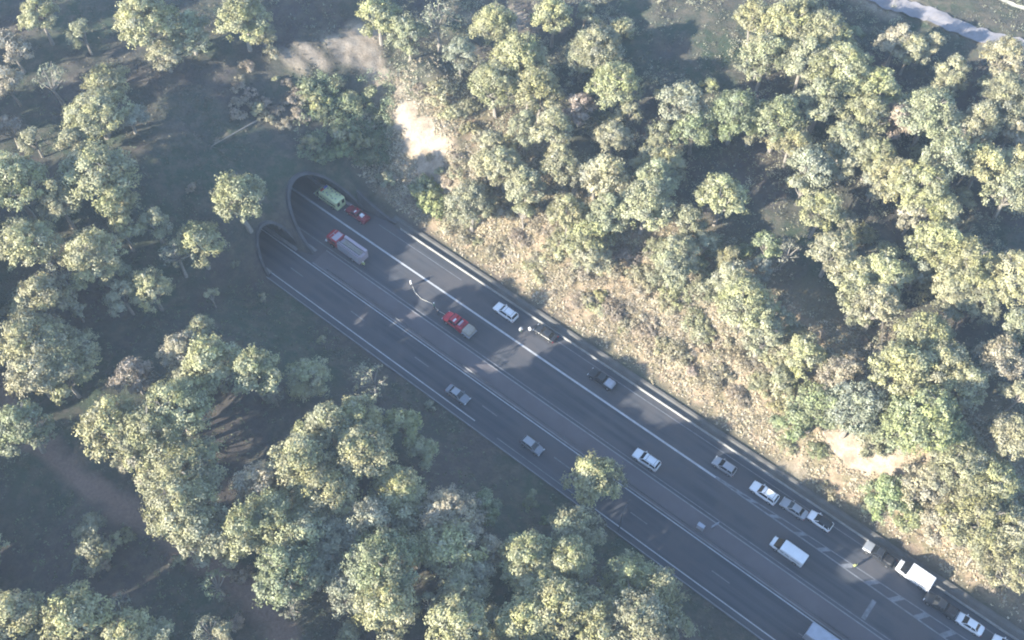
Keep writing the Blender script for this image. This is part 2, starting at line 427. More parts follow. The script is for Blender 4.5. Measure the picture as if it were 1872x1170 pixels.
def cabin(root, pm, x0, x1, tx0, tx1, hb, ht, zb, zt, roofmat=None, rack=False):
    """glass greenhouse, roof panel, pillars"""
    g = MB(); vs = [(x0, -hb, zb), (x1, -hb, zb), (x1, hb, zb), (x0, hb, zb), (tx0, -ht, zt), (tx1, -ht, zt), (tx1, ht, zt), (tx0, ht, zt)]
    g.add(vs, [(4, 5, 6, 7), (0, 1, 5, 4), (1, 2, 6, 5), (2, 3, 7, 6), (3, 0, 4, 7)]); g.build('windows', M['glass'], root)
    rf = MB(); e = .03
    a = [(tx0-e, -ht-e, zt+.0), (tx1+e, -ht-e, zt), (tx1+e, ht+e, zt), (tx0-e, ht+e, zt)]
    b2 = [(tx0+.08, -ht+.1, zt+.07), (tx1-.1, -ht+.1, zt+.06), (tx1-.1, ht-.1, zt+.06), (tx0+.08, ht-.1, zt+.07)]
    rf.add(a+b2, [(3, 2, 1, 0), (4, 5, 6, 7), (0, 1, 5, 4), (1, 2, 6, 5), (2, 3, 7, 6), (3, 0, 4, 7)]); rf.build('roof', roofmat or pm, root)
    for i, j in ((0, 4), (1, 5), (2, 6), (3, 7)):
        s = 1 if vs[i][1] > 0 else -1
        MB().tube([Vector(vs[i])+Vector((0, s*.01, 0)), Vector(vs[j])+Vector((0, s*.01, 0))], [.055, .045], 5).build('pillar', pm, root)
    for s in (-1, 1):
        xm = (tx0+tx1)/2-.1
        MB().tube([(xm-.05, s*(hb+.005), zb), (xm, s*(ht+.005), zt)], [.045, .04], 5).build('pillar', pm, root)
    if rack:
        rk = MB()
        for s in (-1, 1): rk.tube([(tx0+.1, s*(ht-.08), zt+.13), (tx1-.25, s*(ht-.08), zt+.13)], [.025, .025], 5)
        for x in (tx0+.3, tx1-.5): rk.box(x, x+.05, -ht+.1, ht-.1, zt+.10, zt+.14)
        rk.build('roof_rack', M['trim'], root)
def mirrors(root, x, hb, z, pm):
    for s in (-1, 1): MB().box(x-.08, x+.08, s*(hb+.13)-.1, s*(hb+.13)+.1, z, z+.16, .02, .02).build('mirror', pm, root)
def place(u, v, heading): return W(u, v, 0.01), (math.pi-AR if heading < 0 else -AR)+R_(random.uniform(-1.5, 1.5))
def car(name, label, u, v, hd, pm, kind='sedan', cat='car', group=None, roofmat=None, hoodmat=None):
    loc, rz = place(u, v, hd); r = empty(name, label, cat, loc, rz, group)
    if kind == 'sedan':
        L, hw = 4.6, .90
        st_ = [(-2.3, .74, .38, .82, .08), (-2.15, .84, .26, .98, .07), (-1.5, .89, .22, 1.02, .06), (0, .90, .20, .98, .05), (1.0, .89, .22, .96, .07), (1.9, .85, .25, .84, .1), (2.2, .76, .3, .7, .1), (2.3, .66, .38, .6, .08)]
        cb = (-1.65, 1.0, -1.05, .22, .80, .60, .95, 1.42)
    elif kind == 'hatch':
        L, hw = 4.1, .88
        st_ = [(-2.05, .74, .38, .9, .08), (-1.95, .84, .26, 1.02, .07), (-1.2, .87, .22, 1.02, .06), (0, .88, .20, .98, .05), (.9, .87, .22, .98, .07), (1.7, .83, .25, .86, .1), (2.0, .72, .34, .7, .08), (2.05, .64, .38, .6, .06)]
        cb = (-1.98, .95, -1.6, .15, .79, .62, .97, 1.5)
    elif kind == 'suv':
        L, hw = 4.8, .96
        st_ = [(-2.4, .84, .42, 1.0, .08), (-2.3, .92, .3, 1.12, .07), (-1.2, .95, .28, 1.14, .06), (0, .96, .28, 1.1, .05), (1.0, .95, .28, 1.08, .07), (2.0, .92, .3, 1.0, .1), (2.32, .82, .36, .84, .1), (2.4, .74, .45, .74, .08)]
        cb = (-2.3, 1.05, -2.0, .35, .86, .70, 1.08, 1.72)
    bm_ = loft(st_).build('body', pm, r)
    cabin(r, pm, *cb, roofmat=roofmat, rack=(kind == 'suv'))
    MB().box(L/2-.9, L/2-.88, -.5, .5, .9, .91).build('hood_seam', M['trim'], r)
    for x in (-L*.30, L*.31):
        for s in (-1, 1): wheel(r, x, s, hw+.01, .33 if kind != 'suv' else .38)
    z = 0 if kind != 'suv' else .14
    lights(r, L, hw, .66+z, .82+z); mirrors(r, cb[1]-.35, hw-.03, .98+z, pm)
    MB().box(L/2-.04, L/2+.03, -.45, .45, .36+z, .56+z).build('grille', M['trim'], r)
    return r
def pickup(name, label, u, v, hd, pm, load=None, cat='pickup', group=None, bar=False, loadname='load'):
    loc, rz = place(u, v, hd); r = empty(name, label, cat, loc, rz, group); L, hw = 5.3, .95
    loft([(-.55, .93, .35, 1.08, .05), (0, .95, .32, 1.10, .05), (1.2, .95, .32, 1.08, .07), (2.2, .92, .34, .98, .1), (2.58, .82, .4, .84, .1), (2.65, .74, .46, .74, .08)]).build('body', pm, r)
    cabin(r, pm, -.55, 1.3, -.45, .62, .86, .70, 1.07, 1.72)
    b_ = MB(); b_.box(-2.65, -.6, -.93, .93, .45, .62); b_.box(-2.65, -.6, -.95, -.86, .625, 1.1); b_.box(-2.65, -.6, .86, .95, .625, 1.1); b_.box(-2.65, -2.57, -.855, .855, .625, 1.1); b_.box(-.68, -.6, -.855, .855, .625, 1.1)
    b_.build('cargo_bed', pm, r)
    if load is not None:
        l = loft([(-2.5, .75, .63, .95, .1), (-2.1, .8, .63, 1.35, .2), (-1.5, .82, .63, 1.25, .2), (-.95, .8, .63, 1.4, .2), (-.72, .75, .63, 1.0, .1)]); l.build(loadname, load, r)
    if bar:
        MB().box(-.05, .2, -.6, 0, 1.81, 1.93, .03, .03).build('light_bar', M['tail'], r); MB().box(-.05, .2, .01, .6, 1.81, 1.93, .03, .03).build('light_bar', M['lamp'], r)
    for x in (-1.75, 1.75):
        for s in (-1, 1): wheel(r, x, s, hw+.01, .39, .25)
    lights(r, L, hw, .8, .85); mirrors(r, 1.0, hw-.03, 1.1, pm)
    MB().box(2.6, 2.68, -.5, .5, .5, .72).build('grille', M['trim'], r)
    return r
def van(name, label, u, v, hd, pm, L=5.8, hw=1.0, zt=2.35, cat='van', stripes=None, box=False):
    loc, rz = place(u, v, hd); r = empty(name, label, cat, loc, rz); f = L/2
    loft([(-f, hw*.95, .42, zt-.1, .12), (-f+.12, hw, .34, zt, .12), (f-2.2, hw, .34, zt, .12), (f-1.75, hw, .34, zt-.04, .15)]).build('body', pm, r)
    loft([(f-1.75, hw*.99, .35, 1.32, .1), (f-.9, hw*.97, .35, 1.22, .12), (f-.2, hw*.88, .38, 1.05, .14), (f, hw*.74, .45, .85, .1)]).build('hood', pm, r)
    g = MB(); a = [(f-1.74, -hw*.97, 1.32), (f-.62, -hw*.86, 1.2), (f-.62, hw*.86, 1.2), (f-1.74, hw*.97, 1.32), (f-1.74, -hw*.84, zt-.12), (f-1.6, -hw*.8, zt-.13), (f-1.6, hw*.8, zt-.13), (f-1.74, hw*.84, zt-.12)]
    g.add(a, [(4, 5, 6, 7), (0, 1, 5, 4), (1, 2, 6, 5), (2, 3, 7, 6)]); g.build('windscreen', M['glass'], r)
    for s in (-1, 1):
        for k, (xa, xb) in enumerate(((f-2.55, f-1.9), (f-3.6, f-2.75), (-f+.4, f-3.8))):
            y = s*(hw+.004); vs = [(xa, y, 1.35), (xb, y, 1.35), (xb, y-s*.03, zt-.45), (xa, y-s*.03, zt-.45)]
            mesh('side_window', vs, [(0, 1, 2, 3)], M['glass'], r)
        MB().box(-f-.01, -f+.06, s*(hw*.5)-.33, s*(hw*.5)+.33, 1.35, zt-.4).build('rear_window', M['glass'], r)
    for x in (-L*.30, L*.29):
        for s in (-1, 1): wheel(r, x, s, hw+.01, .38, .25)
    lights(r, L, hw, .85, 1.1); mirrors(r, f-1.5, hw, 1.3, M['trim'])
    MB().box(f-.06, f+.03, -.5, .5, .5, .74).build('grille', M['trim'], r)
    rb = MB()
    for k in range(4): rb.box(-f+.6+k*(L-3.2)/3.2, -f+.68+k*(L-3.2)/3.2, -hw*.75, hw*.75, zt+.02, zt+.06)
    rb.build('roof_ribs', pm, r)
    return r
random.seed(4)
HD = -1
amb = van('ambulance', 'pale lime ambulance with dark roof panels at the wide tunnel mouth', -45.6, -.6, HD, M['lime'], 6.6, 1.22, 2.75, 'ambulance')
ck = MB()
for i in range(7):
    for s in (-1, 1):
        ck = MB().box(-2.6+i*.62, -2.6+i*.62+.3, s*.62-.25+(.2 if i % 2 else -.1), s*.62+(.2 if i % 2 else -.1), 2.79, 2.82); ck.build('roof_panel', M['grey'], amb)
MB().box(1.0, 1.35, -.9, -.05, 2.78, 2.95, .03, .03).build('light_bar', M['bluelamp'], amb); MB().box(1.0, 1.35, .05, .9, 2.78, 2.95, .03, .03).build('light_bar', M['tail'], amb)
MB().box(-1.6, -.7, -.45, .45, 2.83, 3.05, .06, .06).build('roof_vent', M['lime'], amb)
pickup('pickup_truck', 'dark red pickup with a white load beside the wing wall', -38.6, -.1, HD, M['darkred'], M['darkred'], bar=True)
MB().box(-1.7, -.9, -.45, .35, 1.3, 1.6, .1, .1).build('white_bundle', M['white'], [o for o in C.objects if o.name.startswith('pickup_truck')][-1])
# fire engine
def fire_engine(u, v):
    loc, rz = place(u, v, HD); r = empty('fire_engine', 'pinkish-white and red fire engine in the lane below the wide tunnel', 'fire engine', loc, rz)
    L = 8.8; f = L/2; hw = 1.22
    cab = loft([(f-2.9, hw, .6, 2.65, .15), (f-.9, hw, .55, 2.6, .15), (f-.2, hw*.95, .55, 2.35, .25), (f, hw*.85, .6, 1.7, .15)]).build('cab', M['red'], r)
    MB().box(f-2.7, f-.9, -hw*.8, hw*.8, 2.68, 2.74, .1, .1).build('cab_roof', M['pinkwhite'], r)
    g = MB(); g.add([(f-.12, -1.0, 1.5), (f-.12, 1.0, 1.5), (f-.32, .95, 2.4), (f-.32, -.95, 2.4)], [(0, 1, 2, 3)])
    g.add([(f+.03, -1.02, 1.45), (f+.03, 1.02, 1.45), (f-.22, 1.0, 2.42), (f-.22, -1.0, 2.42)], [(0, 1, 2, 3)]); g.build('windscreen', M['glass'], r)
    for s in (-1, 1):
        MB().box(f-1.5, f-.75, s*1.232-.01, s*1.232+.01, 1.55, 2.3).build('side_window', M['glass'], r)
        MB().box(f-2.6, f-1.75, s*1.232-.01, s*1.232+.01, 1.55, 2.3).build('side_window', M['glass'], r)
    MB().box(-f+2.9, f-3.0, -hw*.98, hw*.98, .7, 2.1, .03, .03).build('pump_body', M['pinkwhite'], r)
    bd = MB(); bd.box(-f, -f+5.6, -hw, -hw+.55, .65, 2.75); bd.box(-f, -f+5.6, hw-.55, hw, .65, 2.75); bd.box(-f, -f+5.58, -hw+.56, hw-.56, .65, 2.15); bd.build('body', M['pinkwhite'], r)
    hb = MB()
    for k in range(5): hb.box(-f+.5, -f+5.0, -.55+k*.23, -.38+k*.23, 2.16, 2.36+.06*(k % 2))
    hb.build('hose_bed', M['canvas'], r)
    ld = MB()
    for s in (-.25, .25): ld.tube([(-f+.1, .9+s, 2.9), (f-3.1, .9+s, 2.95)], [.05, .05], 5)
    for k in range(14): ld.tube([(-f+.3+k*.39, .65, 2.9), (-f+.3+k*.39, 1.15, 2.9)], [.03, .03], 4)
    ld.build('ladder', M['steel'], r)
    for s in (-1, 1):
        for k in range(4): MB().box(-f+.2+k*1.35, -f+1.4+k*1.35, s*(hw+.012)-.012, s*(hw+.012)+.012, 1.0, 2.5).build('locker_shutter', M['greypanel'], r)
    MB().box(f-1.5, f-1.15, -1.0, -.1, 2.75, 2.92, .03, .03).build('light_bar', M['tail'], r); MB().box(f-1.5, f-1.15, .1, 1.0, 2.75, 2.92, .03, .03).build('light_bar', M['tail'], r)
    for x in (-f+1.9, f-1.6):
        for s in (-1, 1): wheel(r, x, s, hw+.02, .5, .32)
    lights(r, L, hw, .95, 1.2, .2)
    MB().box(f-.02, f+.35, -1.2, 1.2, .45, .8, .03, .03).build('bumper', M['white'], r)
    return r
fire_engine(-34.3, -8.0+.6)
# red rescue truck with a tan covered bed
def rescue(u, v):
    loc, rz = place(u, v, HD); r = empty('rescue_truck', 'red rescue truck with a tan covered bed stopped beside the median', 'truck', loc, rz); hw = 1.1
    loft([(-.1, hw, .5, 1.3, .06), (1.6, hw, .48, 1.28, .07), (2.9, hw*.95, .5, 1.15, .12), (3.25, hw*.8, .55, .95, .1)]).build('body', M['red'], r)
    cabin(r, M['red'], -.1, 2.0, .0, 1.35, 1.0, .85, 1.28, 2.1)
    MB().box(.4, .7, -.8, -.03, 2.18, 2.32, .03, .03).build('light_bar', M['tail'], r); MB().box(.4, .7, .03, .8, 2.18, 2.32, .03, .03).build('light_bar', M['lamp'], r)
    MB().box(-1.5, -.2, -hw, hw, .55, 1.75, .04, .04).build('equipment_locker', M['red'], r)
    b_ = MB(); b_.box(-3.4, -1.55, -hw, hw, .6, .95); b_.build('flat_bed', M['greypanel'], r)
    loft([(-3.35, .95, .96, 1.5, .15), (-2.9, 1.02, .96, 1.85, .2), (-2.2, 1.02, .96, 1.8, .2), (-1.6, .98, .96, 1.65, .15)]).build('tarpaulin', M['canvas'], r)
    for k in range(2): MB().box(-1.3+k*.6, -.9+k*.6, -.7, .6, 1.76, 1.9, .05, .05).build('equipment_box', M['pinkwhite'] if k else M['darkred'], r)
    for x in (-2.2, 2.1):
        for s in (-1, 1): wheel(r, x, s, hw+.01, .44, .28)
    lights(r, 6.5, hw, .9, .85)
rescue(-6.6, -7.2)
G1 = 'vehicles driving towards the tunnel'
car('parked_car', 'white hatchback with a dark windscreen, alone above the red rescue truck', -1.7, .25, HD, M['white'], 'suv', group=G1)
car('parked_car', 'dark car half in the sun patch beside the barrier with people standing by it', 6.8, 1.2, HD, M['dark'], 'sedan', group=G1)
pickup('pickup_truck', 'dark pickup with pale load, between the two sunlit patches of road', 20.4, -.1, HD, M['dark'], M['greypanel'], group=G1)
car('moving_car', 'white estate car alone in the lower lane beside the median', 35.3, -8.0, HD, M['white'], 'suv', group=G1)
car('moving_car', 'grey hatchback in the slip lane just above the start of the hatching', 46.1, -.8, HD, M['silver'], 'hatch', group=G1)
car('moving_car', 'large white car at the head of the three close queueing cars', 53.8, -.8, HD, M['white'], 'suv', group=G1)
car('moving_car', 'silver saloon in the middle of the three close queueing cars', 59.0, -.1, HD, M['silver'], 'sedan', group=G1)
car('moving_car', 'small white car last of the three close queueing cars', 63.4, .7, HD, M['white'], 'hatch', group=G1, roofmat=M['dark'])
van('delivery_van', 'long white van in the lower lane opposite the hatched marking', 62.0, -7.1, HD, M['white'], 5.9, .98, 2.2)
pickup('pickup_truck', 'dark pickup with pale nose just ahead of the big white van', 73.6, 1.6, HD, M['dark'], M['trim'], group=G1)
wh = [o for o in C.objects if o.type == 'EMPTY'][-1]
loft([(1.35, .9, .4, 1.13, .07), (2.2, .935, .34, 1.02, .1), (2.6, .83, .4, .88, .1), (2.68, .75, .46, .78, .08)]).build('hood', M['silver'], wh)  # pale shell over the dark hood, standing in for its reflection
van('delivery_van', 'big boxy white van, the brightest vehicle, near the lower right corner', 79.4, 1.9, HD, M['white'], 5.6, 1.08, 2.45)
pickup('pickup_truck', 'dark reddish pickup between the big white van and the small white car', 84.9, .2, HD, M['dark'], M['wood'], group=G1)
car('moving_car', 'small white car with black windscreen behind the dark pickup in the corner', 89.4, .3, HD, M['white'], 'sedan', group=G1)
car('moving_car', 'white car cut off by the bottom edge in the lower right corner', 95.3, .6, HD, M['white'], 'hatch', group=G1)
G2 = 'cars driving away from the tunnels'
car('moving_car', 'dark grey car in the lower carriageway, nearer to the tunnel mouths', 2.6, -18.3, 1, M['grey'], 'sedan', group=G2, roofmat=M['silver'])
car('moving_car', 'dark grey car in the lower carriageway, nearer to the isolated bright tree', 18.8, -17.9, 1, M['grey'], 'hatch', group=G2, roofmat=M['silver'])
# lorry at the bottom edge
loc, rz = place(74.6, -16.6, 1); lr = empty('box_lorry', 'pale grey box lorry cut off by the bottom edge of the picture', 'lorry', loc, rz)
loft([(-3.9, 1.22, .9, 3.3, .08), (1.6, 1.22, .9, 3.3, .08)]).build('cargo_box', M['greypanel'], lr)
loft([(1.7, 1.1, .5, 2.3, .12), (3.2, 1.1, .5, 2.2, .15), (3.7, 1.0, .5, 1.4, .15)]).build('cab', M['white'], lr)
MB().add([(3.72, -.95, 1.38), (3.72, .95, 1.38), (3.3, .95, 2.15), (3.3, -.95, 2.15)], [(0, 1, 2, 3)]).build('windscreen', M['glass'], lr)
MB().box(-3.9, 3.4, -.5, .5, .6, .88).build('chassis', M['trim'], lr)
for x in (-2.6, 2.7):
    for s in (-1, 1): wheel(lr, x, s, 1.15, .48, .3)
lights(lr, 7.4, 1.1, .8, .8)

# ---------------------------------------------------------------- people
def person(label, u, v, face, top, legs, hat=None, arm=.25):
    g = 'emergency crew and drivers standing on the road'
    r = empty('person', label, 'person', W(u, v, .01), R_(face), g)
    J = {'pelvis': (0, 0, .95), 'chest': (.02, 0, 1.32), 'neck': (.02, 0, 1.5), 'head': (.05, 0, 1.63), 'crown': (.04, 0, 1.74)}
    names = list(J); vs = [J[k] for k in names]; ed = [(0, 1), (1, 2), (2, 3), (3, 4)]; rad = [.15, .17, .06, .095, .07]
    for s in (-1, 1):
        n0 = len(vs); vs += [(0, s*.2, 1.42), (.03, s*(.26+arm*.1), 1.16), (.08+arm*.5, s*(.25+arm*.1), .95), (.12+arm*.6, s*.24, .87)]; rad += [.065, .05, .04, .035]
        ed += [(1, n0), (n0, n0+1), (n0+1, n0+2), (n0+2, n0+3)]
        n1 = len(vs); vs += [(0, s*.1, .88), (.04*s, s*.12, .5), (-.02+.05*s, s*.13, .09), (.14+.05*s, s*.15, .05)]; rad += [.1, .065, .05, .04]
        ed += [(0, n1), (n1, n1+1), (n1+1, n1+2), (n1+2, n1+3)]
    me = bpy.data.meshes.new('body'); me.from_pydata(vs, ed, []); 
    o = bpy.data.objects.new('body', me); C.objects.link(o); o.parent = r
    m = o.modifiers.new('skin', 'SKIN'); sv = me.skin_vertices[0] if me.skin_vertices else None
    if sv is None:
        bmm = bmesh.new(); bmm.from_mesh(me); bmm.verts.layers.skin.verify(); bmm.to_mesh(me); bmm.free(); sv = me.skin_vertices[0]
    for i, x in enumerate(sv.data): x.radius = (rad[i], rad[i]); x.use_root = (i == 0)
    ss = o.modifiers.new('sub', 'SUBSURF'); ss.levels = ss.render_levels = 1
    me.materials.append(M['skin'])
    def tor(z0, z1, a, b2, mm, nm):
        q = MB(); k = 10; vv = []; ff = []
        for z, aa, bb in ((z0, a, b2), ((z0+z1)/2, a*.97, b2*1.02), (z1-.05, a*.9, b2*1.08), (z1, a*.5, b2*.6)):
            for i in range(k): t = 2*math.pi*i/k; vv.append((aa*math.cos(t), bb*math.sin(t), z))
        for j in range(3):
            for i in range(k): ff.append((j*k+i, j*k+(i+1) % k, (j+1)*k+(i+1) % k, (j+1)*k+i))
        ff.append(tuple(3*k+i for i in range(k))); q.add(vv, ff); return q.build(nm, mm, r)
    tor(.86, 1.5, .17, .24, top, 'jacket')
    q = MB()
    for s in (-1, 1):
        q.tube([(0, s*.1, .95), (.04*s, s*.12, .5), (-.02+.05*s, s*.13, .12)], [.13, .09, .075], 8)
        q2 = MB().tube([(0, s*.21, 1.45), (.03, s*(.27+arm*.1), 1.16), (.07+arm*.45, s*(.255+arm*.1), .98)], [.09, .07, .055], 8); q2.build('sleeve', top, r)
    q.build('trousers', legs, r)
    hm = MB(); k = 10; vv = []; ff = []
    for z, rr in ((1.63, .125), (1.70, .12), (1.76, .08), (1.785, .02)):
        for i in range(k): t = 2*math.pi*i/k; vv.append((.03+rr*math.cos(t)*1.1, rr*math.sin(t), z))
    for j in range(3):
        for i in range(k): ff.append((j*k+i, j*k+(i+1) % k, (j+1)*k+(i+1) % k, (j+1)*k+i))
    ff.append(tuple(3*k+i for i in range(k))); hm.add(vv, ff); hm.build('helmet' if hat else 'hair', hat or M['trim'], r)
    return r
yel = mat('yellow_green_cloth', (.32, .36, .14), .9); drk = mat('dark_cloth', (.03, .035, .05), .9); wht = mat('white_cloth', (.66, .66, .64), .9); grn = mat('green_cloth', (.08, .16, .11), .9)
person('person in white top and white helmet standing alone at the hose end', -19.4, -5.9, 20, wht, drk, M['white'])
person('person in green clothes standing between the hose and the red rescue truck', -12.8, -6.9, 200, grn, drk, M['white'])
person('person in dark clothes with pale helmet nearest the front of the red rescue truck', -11.2, -7.6, 120, drk, drk, M['silver'])
person('person in white standing alone ahead of the dark car by the barrier', 2.9, -1.1, 300, wht, grn, M['silver'])
person('person in a white shirt beside the nose of the dark car', 4.2, -.1, 60, wht, drk, M['white'])
person('person in pale clothing behind the rear of the fire engine', -29.3, -8.2, 250, yel, drk, M['white'])
person('person in yellowish jacket standing on the hatched road marking', 71.4, -2.6, 100, yel, drk, None)
hs = MB(); hs.tube([W(-19.0, -6.0, .5), W(-18.0, -6.5, .06), W(-16, -6.9, .06), W(-14.0, -6.5, .06), W(-11.6, -6.9, .06), W(-10, -7.0, .5)], [.05]*6, 6)
tag(hs.build('fire_hose', mat('pale_hose', (.5, .49, .44), .9)), 'pale fire hose lying on the asphalt ahead of the red rescue truck', 'hose')
# median sign, street lamp, cones
r = empty('traffic_sign', 'small pale sign panel on a post standing on the median', 'sign', W(50.7, -11.3, .16), R_(120))
MB().tube([(0, 0, 0), (0, 0, 2.6)], [.05, .05], 8).build('post', M['steel'], r); MB().box(-.04, .04, -.7, .7, 1.9, 2.7).build('sign_panel', M['greypanel'], r)
r = empty('utility_cabinet', 'low pale utility cabinet on the median near the small sign', 'cabinet', W(48.9, -12.3, .16), -AR)
MB().box(-.6, .6, -.35, .35, 0, .12).build('base', M['concrete'], r); MB().box(-.55, .55, -.3, .3, .12, 1.2).build('housing', M['greypanel'], r); MB().box(-.62, .62, -.37, .37, 1.2, 1.28, .04, .04).build('lid', M['greypanel'], r)
r = empty('street_lamp', 'slim grey street lamp at the lower road edge right of the bright isolated tree', 'street lamp', W(38.9, -20.9, 0), R_(60))
MB().tube([(0, 0, 0), (0, 0, 7.6)], [.11, .06], 8).build('pole', M['steel'], r); MB().tube([(0, 0, 7.6), (.5, 0, 8.1), (1.7, 0, 8.25)], [.05, .045, .04], 6).build('arm', M['steel'], r)
MB().box(1.5, 2.3, -.14, .14, 8.18, 8.32, .08, .04).build('lamp_head', M['darksteel'], r)

# ---------------------------------------------------------------- trees
rs = np.random.RandomState(11)
def leaves(centers, outs, tones, nleaf, spread, size, flat=.35):
    """leaf-sized quads scattered about clump centres; returns a mesh"""
    k = len(centers); c = np.repeat(centers, nleaf, 0); o = np.repeat(outs, nleaf, 0); t = np.repeat(tones, nleaf, 0)
    N = len(c); sp = np.repeat(spread if np.ndim(spread) else np.full(k, spread), nleaf)[:, None]
    d = rs.normal(size=(N, 3)); d /= np.linalg.norm(d, axis=1)[:, None]
    p = c+d*sp*rs.uniform(.35, 1.0, (N, 1))*np.array([1, 1, .75])
    nrm = .7*d+.8*o+np.array([0, 0, flat])+rs.normal(scale=.45, size=(N, 3)); nrm /= np.linalg.norm(nrm, axis=1)[:, None]
    a = np.cross(nrm, rs.normal(size=(N, 3))); a /= np.linalg.norm(a, axis=1)[:, None]; b = np.cross(nrm, a)
    s = (size*rs.uniform(.7, 1.4, (N, 1)))
    v = np.stack([p-a*s, p-b*s*.5, p+a*s, p+b*s*.5], 1).reshape(-1, 3)
    t = np.clip(t+rs.normal(scale=.10, size=t.shape), 0, 1)
    return v, np.repeat(np.concatenate([t, np.ones((N, 1))], 1), 4, 0)
def leafmesh(name, v, t):
    me = bpy.data.meshes.new(name); N = len(v)//4
    me.vertices.add(4*N); me.vertices.foreach_set('co', v.astype(np.float32).ravel())
    me.loops.add(4*N); me.loops.foreach_set('vertex_index', np.arange(4*N, dtype=np.int32))
    me.polygons.add(N); me.polygons.foreach_set('loop_start', np.arange(0, 4*N, 4, dtype=np.int32)); me.update(calc_edges=True)
    ca = me.color_attributes.new('tone', 'FLOAT_COLOR', 'POINT'); ca.data.foreach_set('color', t.astype(np.float32).ravel())
    me.materials.append(M['leaf']); return me
def make_tree(R, H, base, nl, ncl, nleaf, spread=.5, size=.2, lean=.06, open_=.0, bush=False):
    """crown of lobes made of leaf clumps on limbs; returns crown mesh, trunk mesh and the crown's mid height"""
    lobes = []
    for i in range(nl):
        for _ in range(30):
            a = rs.uniform(0, 2*math.pi); rr = R*(.72*math.sqrt(rs.uniform(0, 1)) if i else .12)
            x, y = rr*math.cos(a), rr*math.sin(a)
            if all(math.hypot(x-l[0], y-l[1]) > R*.22 for l in lobes): break
        lr = R*rs.uniform(.17, .37); z = base+(H-base)*(.95-.75*(rr/R)**1.5)*rs.uniform(.86, 1.04)-lr*.6
        lobes.append((x, y, max(z, lr*.6), lr))
    cs, outs, tn, sps = [], [], [], []
    for (x, y, z, lr) in lobes:
        lt = rs.uniform(.3, .75, 3)
        for j in range(ncl):
            d = rs.normal(size=3); d /= np.linalg.norm(d); d[2] = abs(d[2])*1.0-.30 if rs.uniform() < .8 else d[2]
            if rs.uniform() < open_: continue
            rad = lr*rs.uniform(.62, 1.15); p = np.array([x, y, z])+d*rad*np.array([1, 1, .8])
            cs.append(p); outs.append(d); sps.append(spread*rs.uniform(.6, 1.25))
            tn.append(np.clip(lt+rs.normal(scale=.17, size=3), 0, 1))
    v, t = leaves(np.array(cs), np.array(outs), np.array(tn), nleaf, np.array(sps), size)
    crown = leafmesh('crown', v, t)
    mb = MB(); th = base*.9+ .15*(H-base); lx, ly = rs.normal(scale=lean*H, size=2)*.5
    r0 = .035*H+.02
    if not bush:
        mb.tube([(0, 0, -.4), (lx*.3, ly*.3, th*.4), (lx, ly, th)], [r0, r0*.75, r0*.55], 7)
    for (x, y, z, lr) in lobes:
        m_ = Vector((lx*.4+x*.45, ly*.4+y*.45, th+(z-th)*.45-.2)) if not bush else Vector((x*.5, y*.5, z*.4))
        s_ = (lx, ly, th*.96) if not bush else (0, 0, -.1)
        mb.tube([s_, m_, (x, y, z)], [r0*.42, r0*.3, r0*.14], 5)
        for k in range(3):
            d = rs.normal(size=3); d /= np.linalg.norm(d); d[2] = abs(d[2])
            mb.tube([(x, y, z), (x+d[0]*lr*.9, y+d[1]*lr*.9, z+d[2]*lr*.75)], [r0*.14, r0*.05], 4)
    tm = bpy.data.meshes.new('trunk'); tm.from_pydata(mb.v, [], mb.f); tm.materials.append(M['bark']); tm.update()
    return crown, tm, base+(H-base)*.45
VAR = {'L': [make_tree(5.2, 12.5+k % 2, 3.2, 27, 15, 38, .80, .165, open_=.1) for k in range(5)],
       'M': [make_tree(3.9, 10.0+k % 2, 2.6, 20, 13, 34, .70, .16, open_=.1) for k in range(5)],
       'S': [make_tree(2.6, 6.5, 1.8, 10, 13, 32, .55, .145) for k in range(4)],
       'T': [make_tree(1.5, 4.2, 1.6, 5, 8, 20, .32, .14) for k in range(3)],
       'X': [make_tree(3.4, 9.5, 3.5, 10, 12, 9, .5, .15, open_=.35) for k in range(3)],      # thin, see-through crowns
       'B': [make_tree(1.9, 2.2, .3, 7, 10, 22, .42, .17, bush=True) for k in range(4)],
       'K': [make_tree(3.2, 2.3, .2, 15, 11, 22, .55, .14, open_=.15, bush=True) for k in range(4)],
       'D': [make_tree(1.6, 1.1, .1, 7, 8, 18, .38, .11, open_=.15, bush=True) for k in range(4)]}
RAD = {'L': 5.2, 'M': 3.9, 'S': 2.6, 'T': 1.5, 'X': 3.4, 'B': 1.9, 'D': 1.5, 'K': 3.2}
TINT = {'yg': (.385, .375, .175), 'ol': (.32, .305, .14), 'gg': (.30, .30, .175), 'pl': (.41, .39, .225), 'tn': (.40, .335, .235),
        'dr': (.36, .275, .225), 'gr': (.22, .26, .125), 'br': (.26, .31, .12), 'bl': (.275, .28, .205)}
TINT = {k: tuple((c*.7+m_*.3)*.86 for c, m_ in zip(t, (.36, .345, .195))) for k, t in TINT.items()}
CN = {'yg': 'yellow-green', 'ol': 'olive', 'gg': 'grey-green', 'pl': 'pale', 'tn': 'tan', 'dr': 'dry brownish', 'gr': 'green', 'br': 'bright green', 'bl': 'bluish grey'}
def hang(root, var, sc, tint, zs=1.0):
    cm, tm, _ = var
    c = bpy.data.objects.new('crown', cm); C.objects.link(c); c.parent = root
    t = bpy.data.objects.new('trunk' if var is not None else 'trunk', tm); C.objects.link(t); t.parent = root
    j0 = random.uniform(.9, 1.1); j = [j0*random.uniform(.97, 1.03) for _ in range(3)]
    c.color = (tint[0]*j[0], tint[1]*j[1], tint[2]*j[2], 1)
    root.scale = (sc, sc, sc*zs)
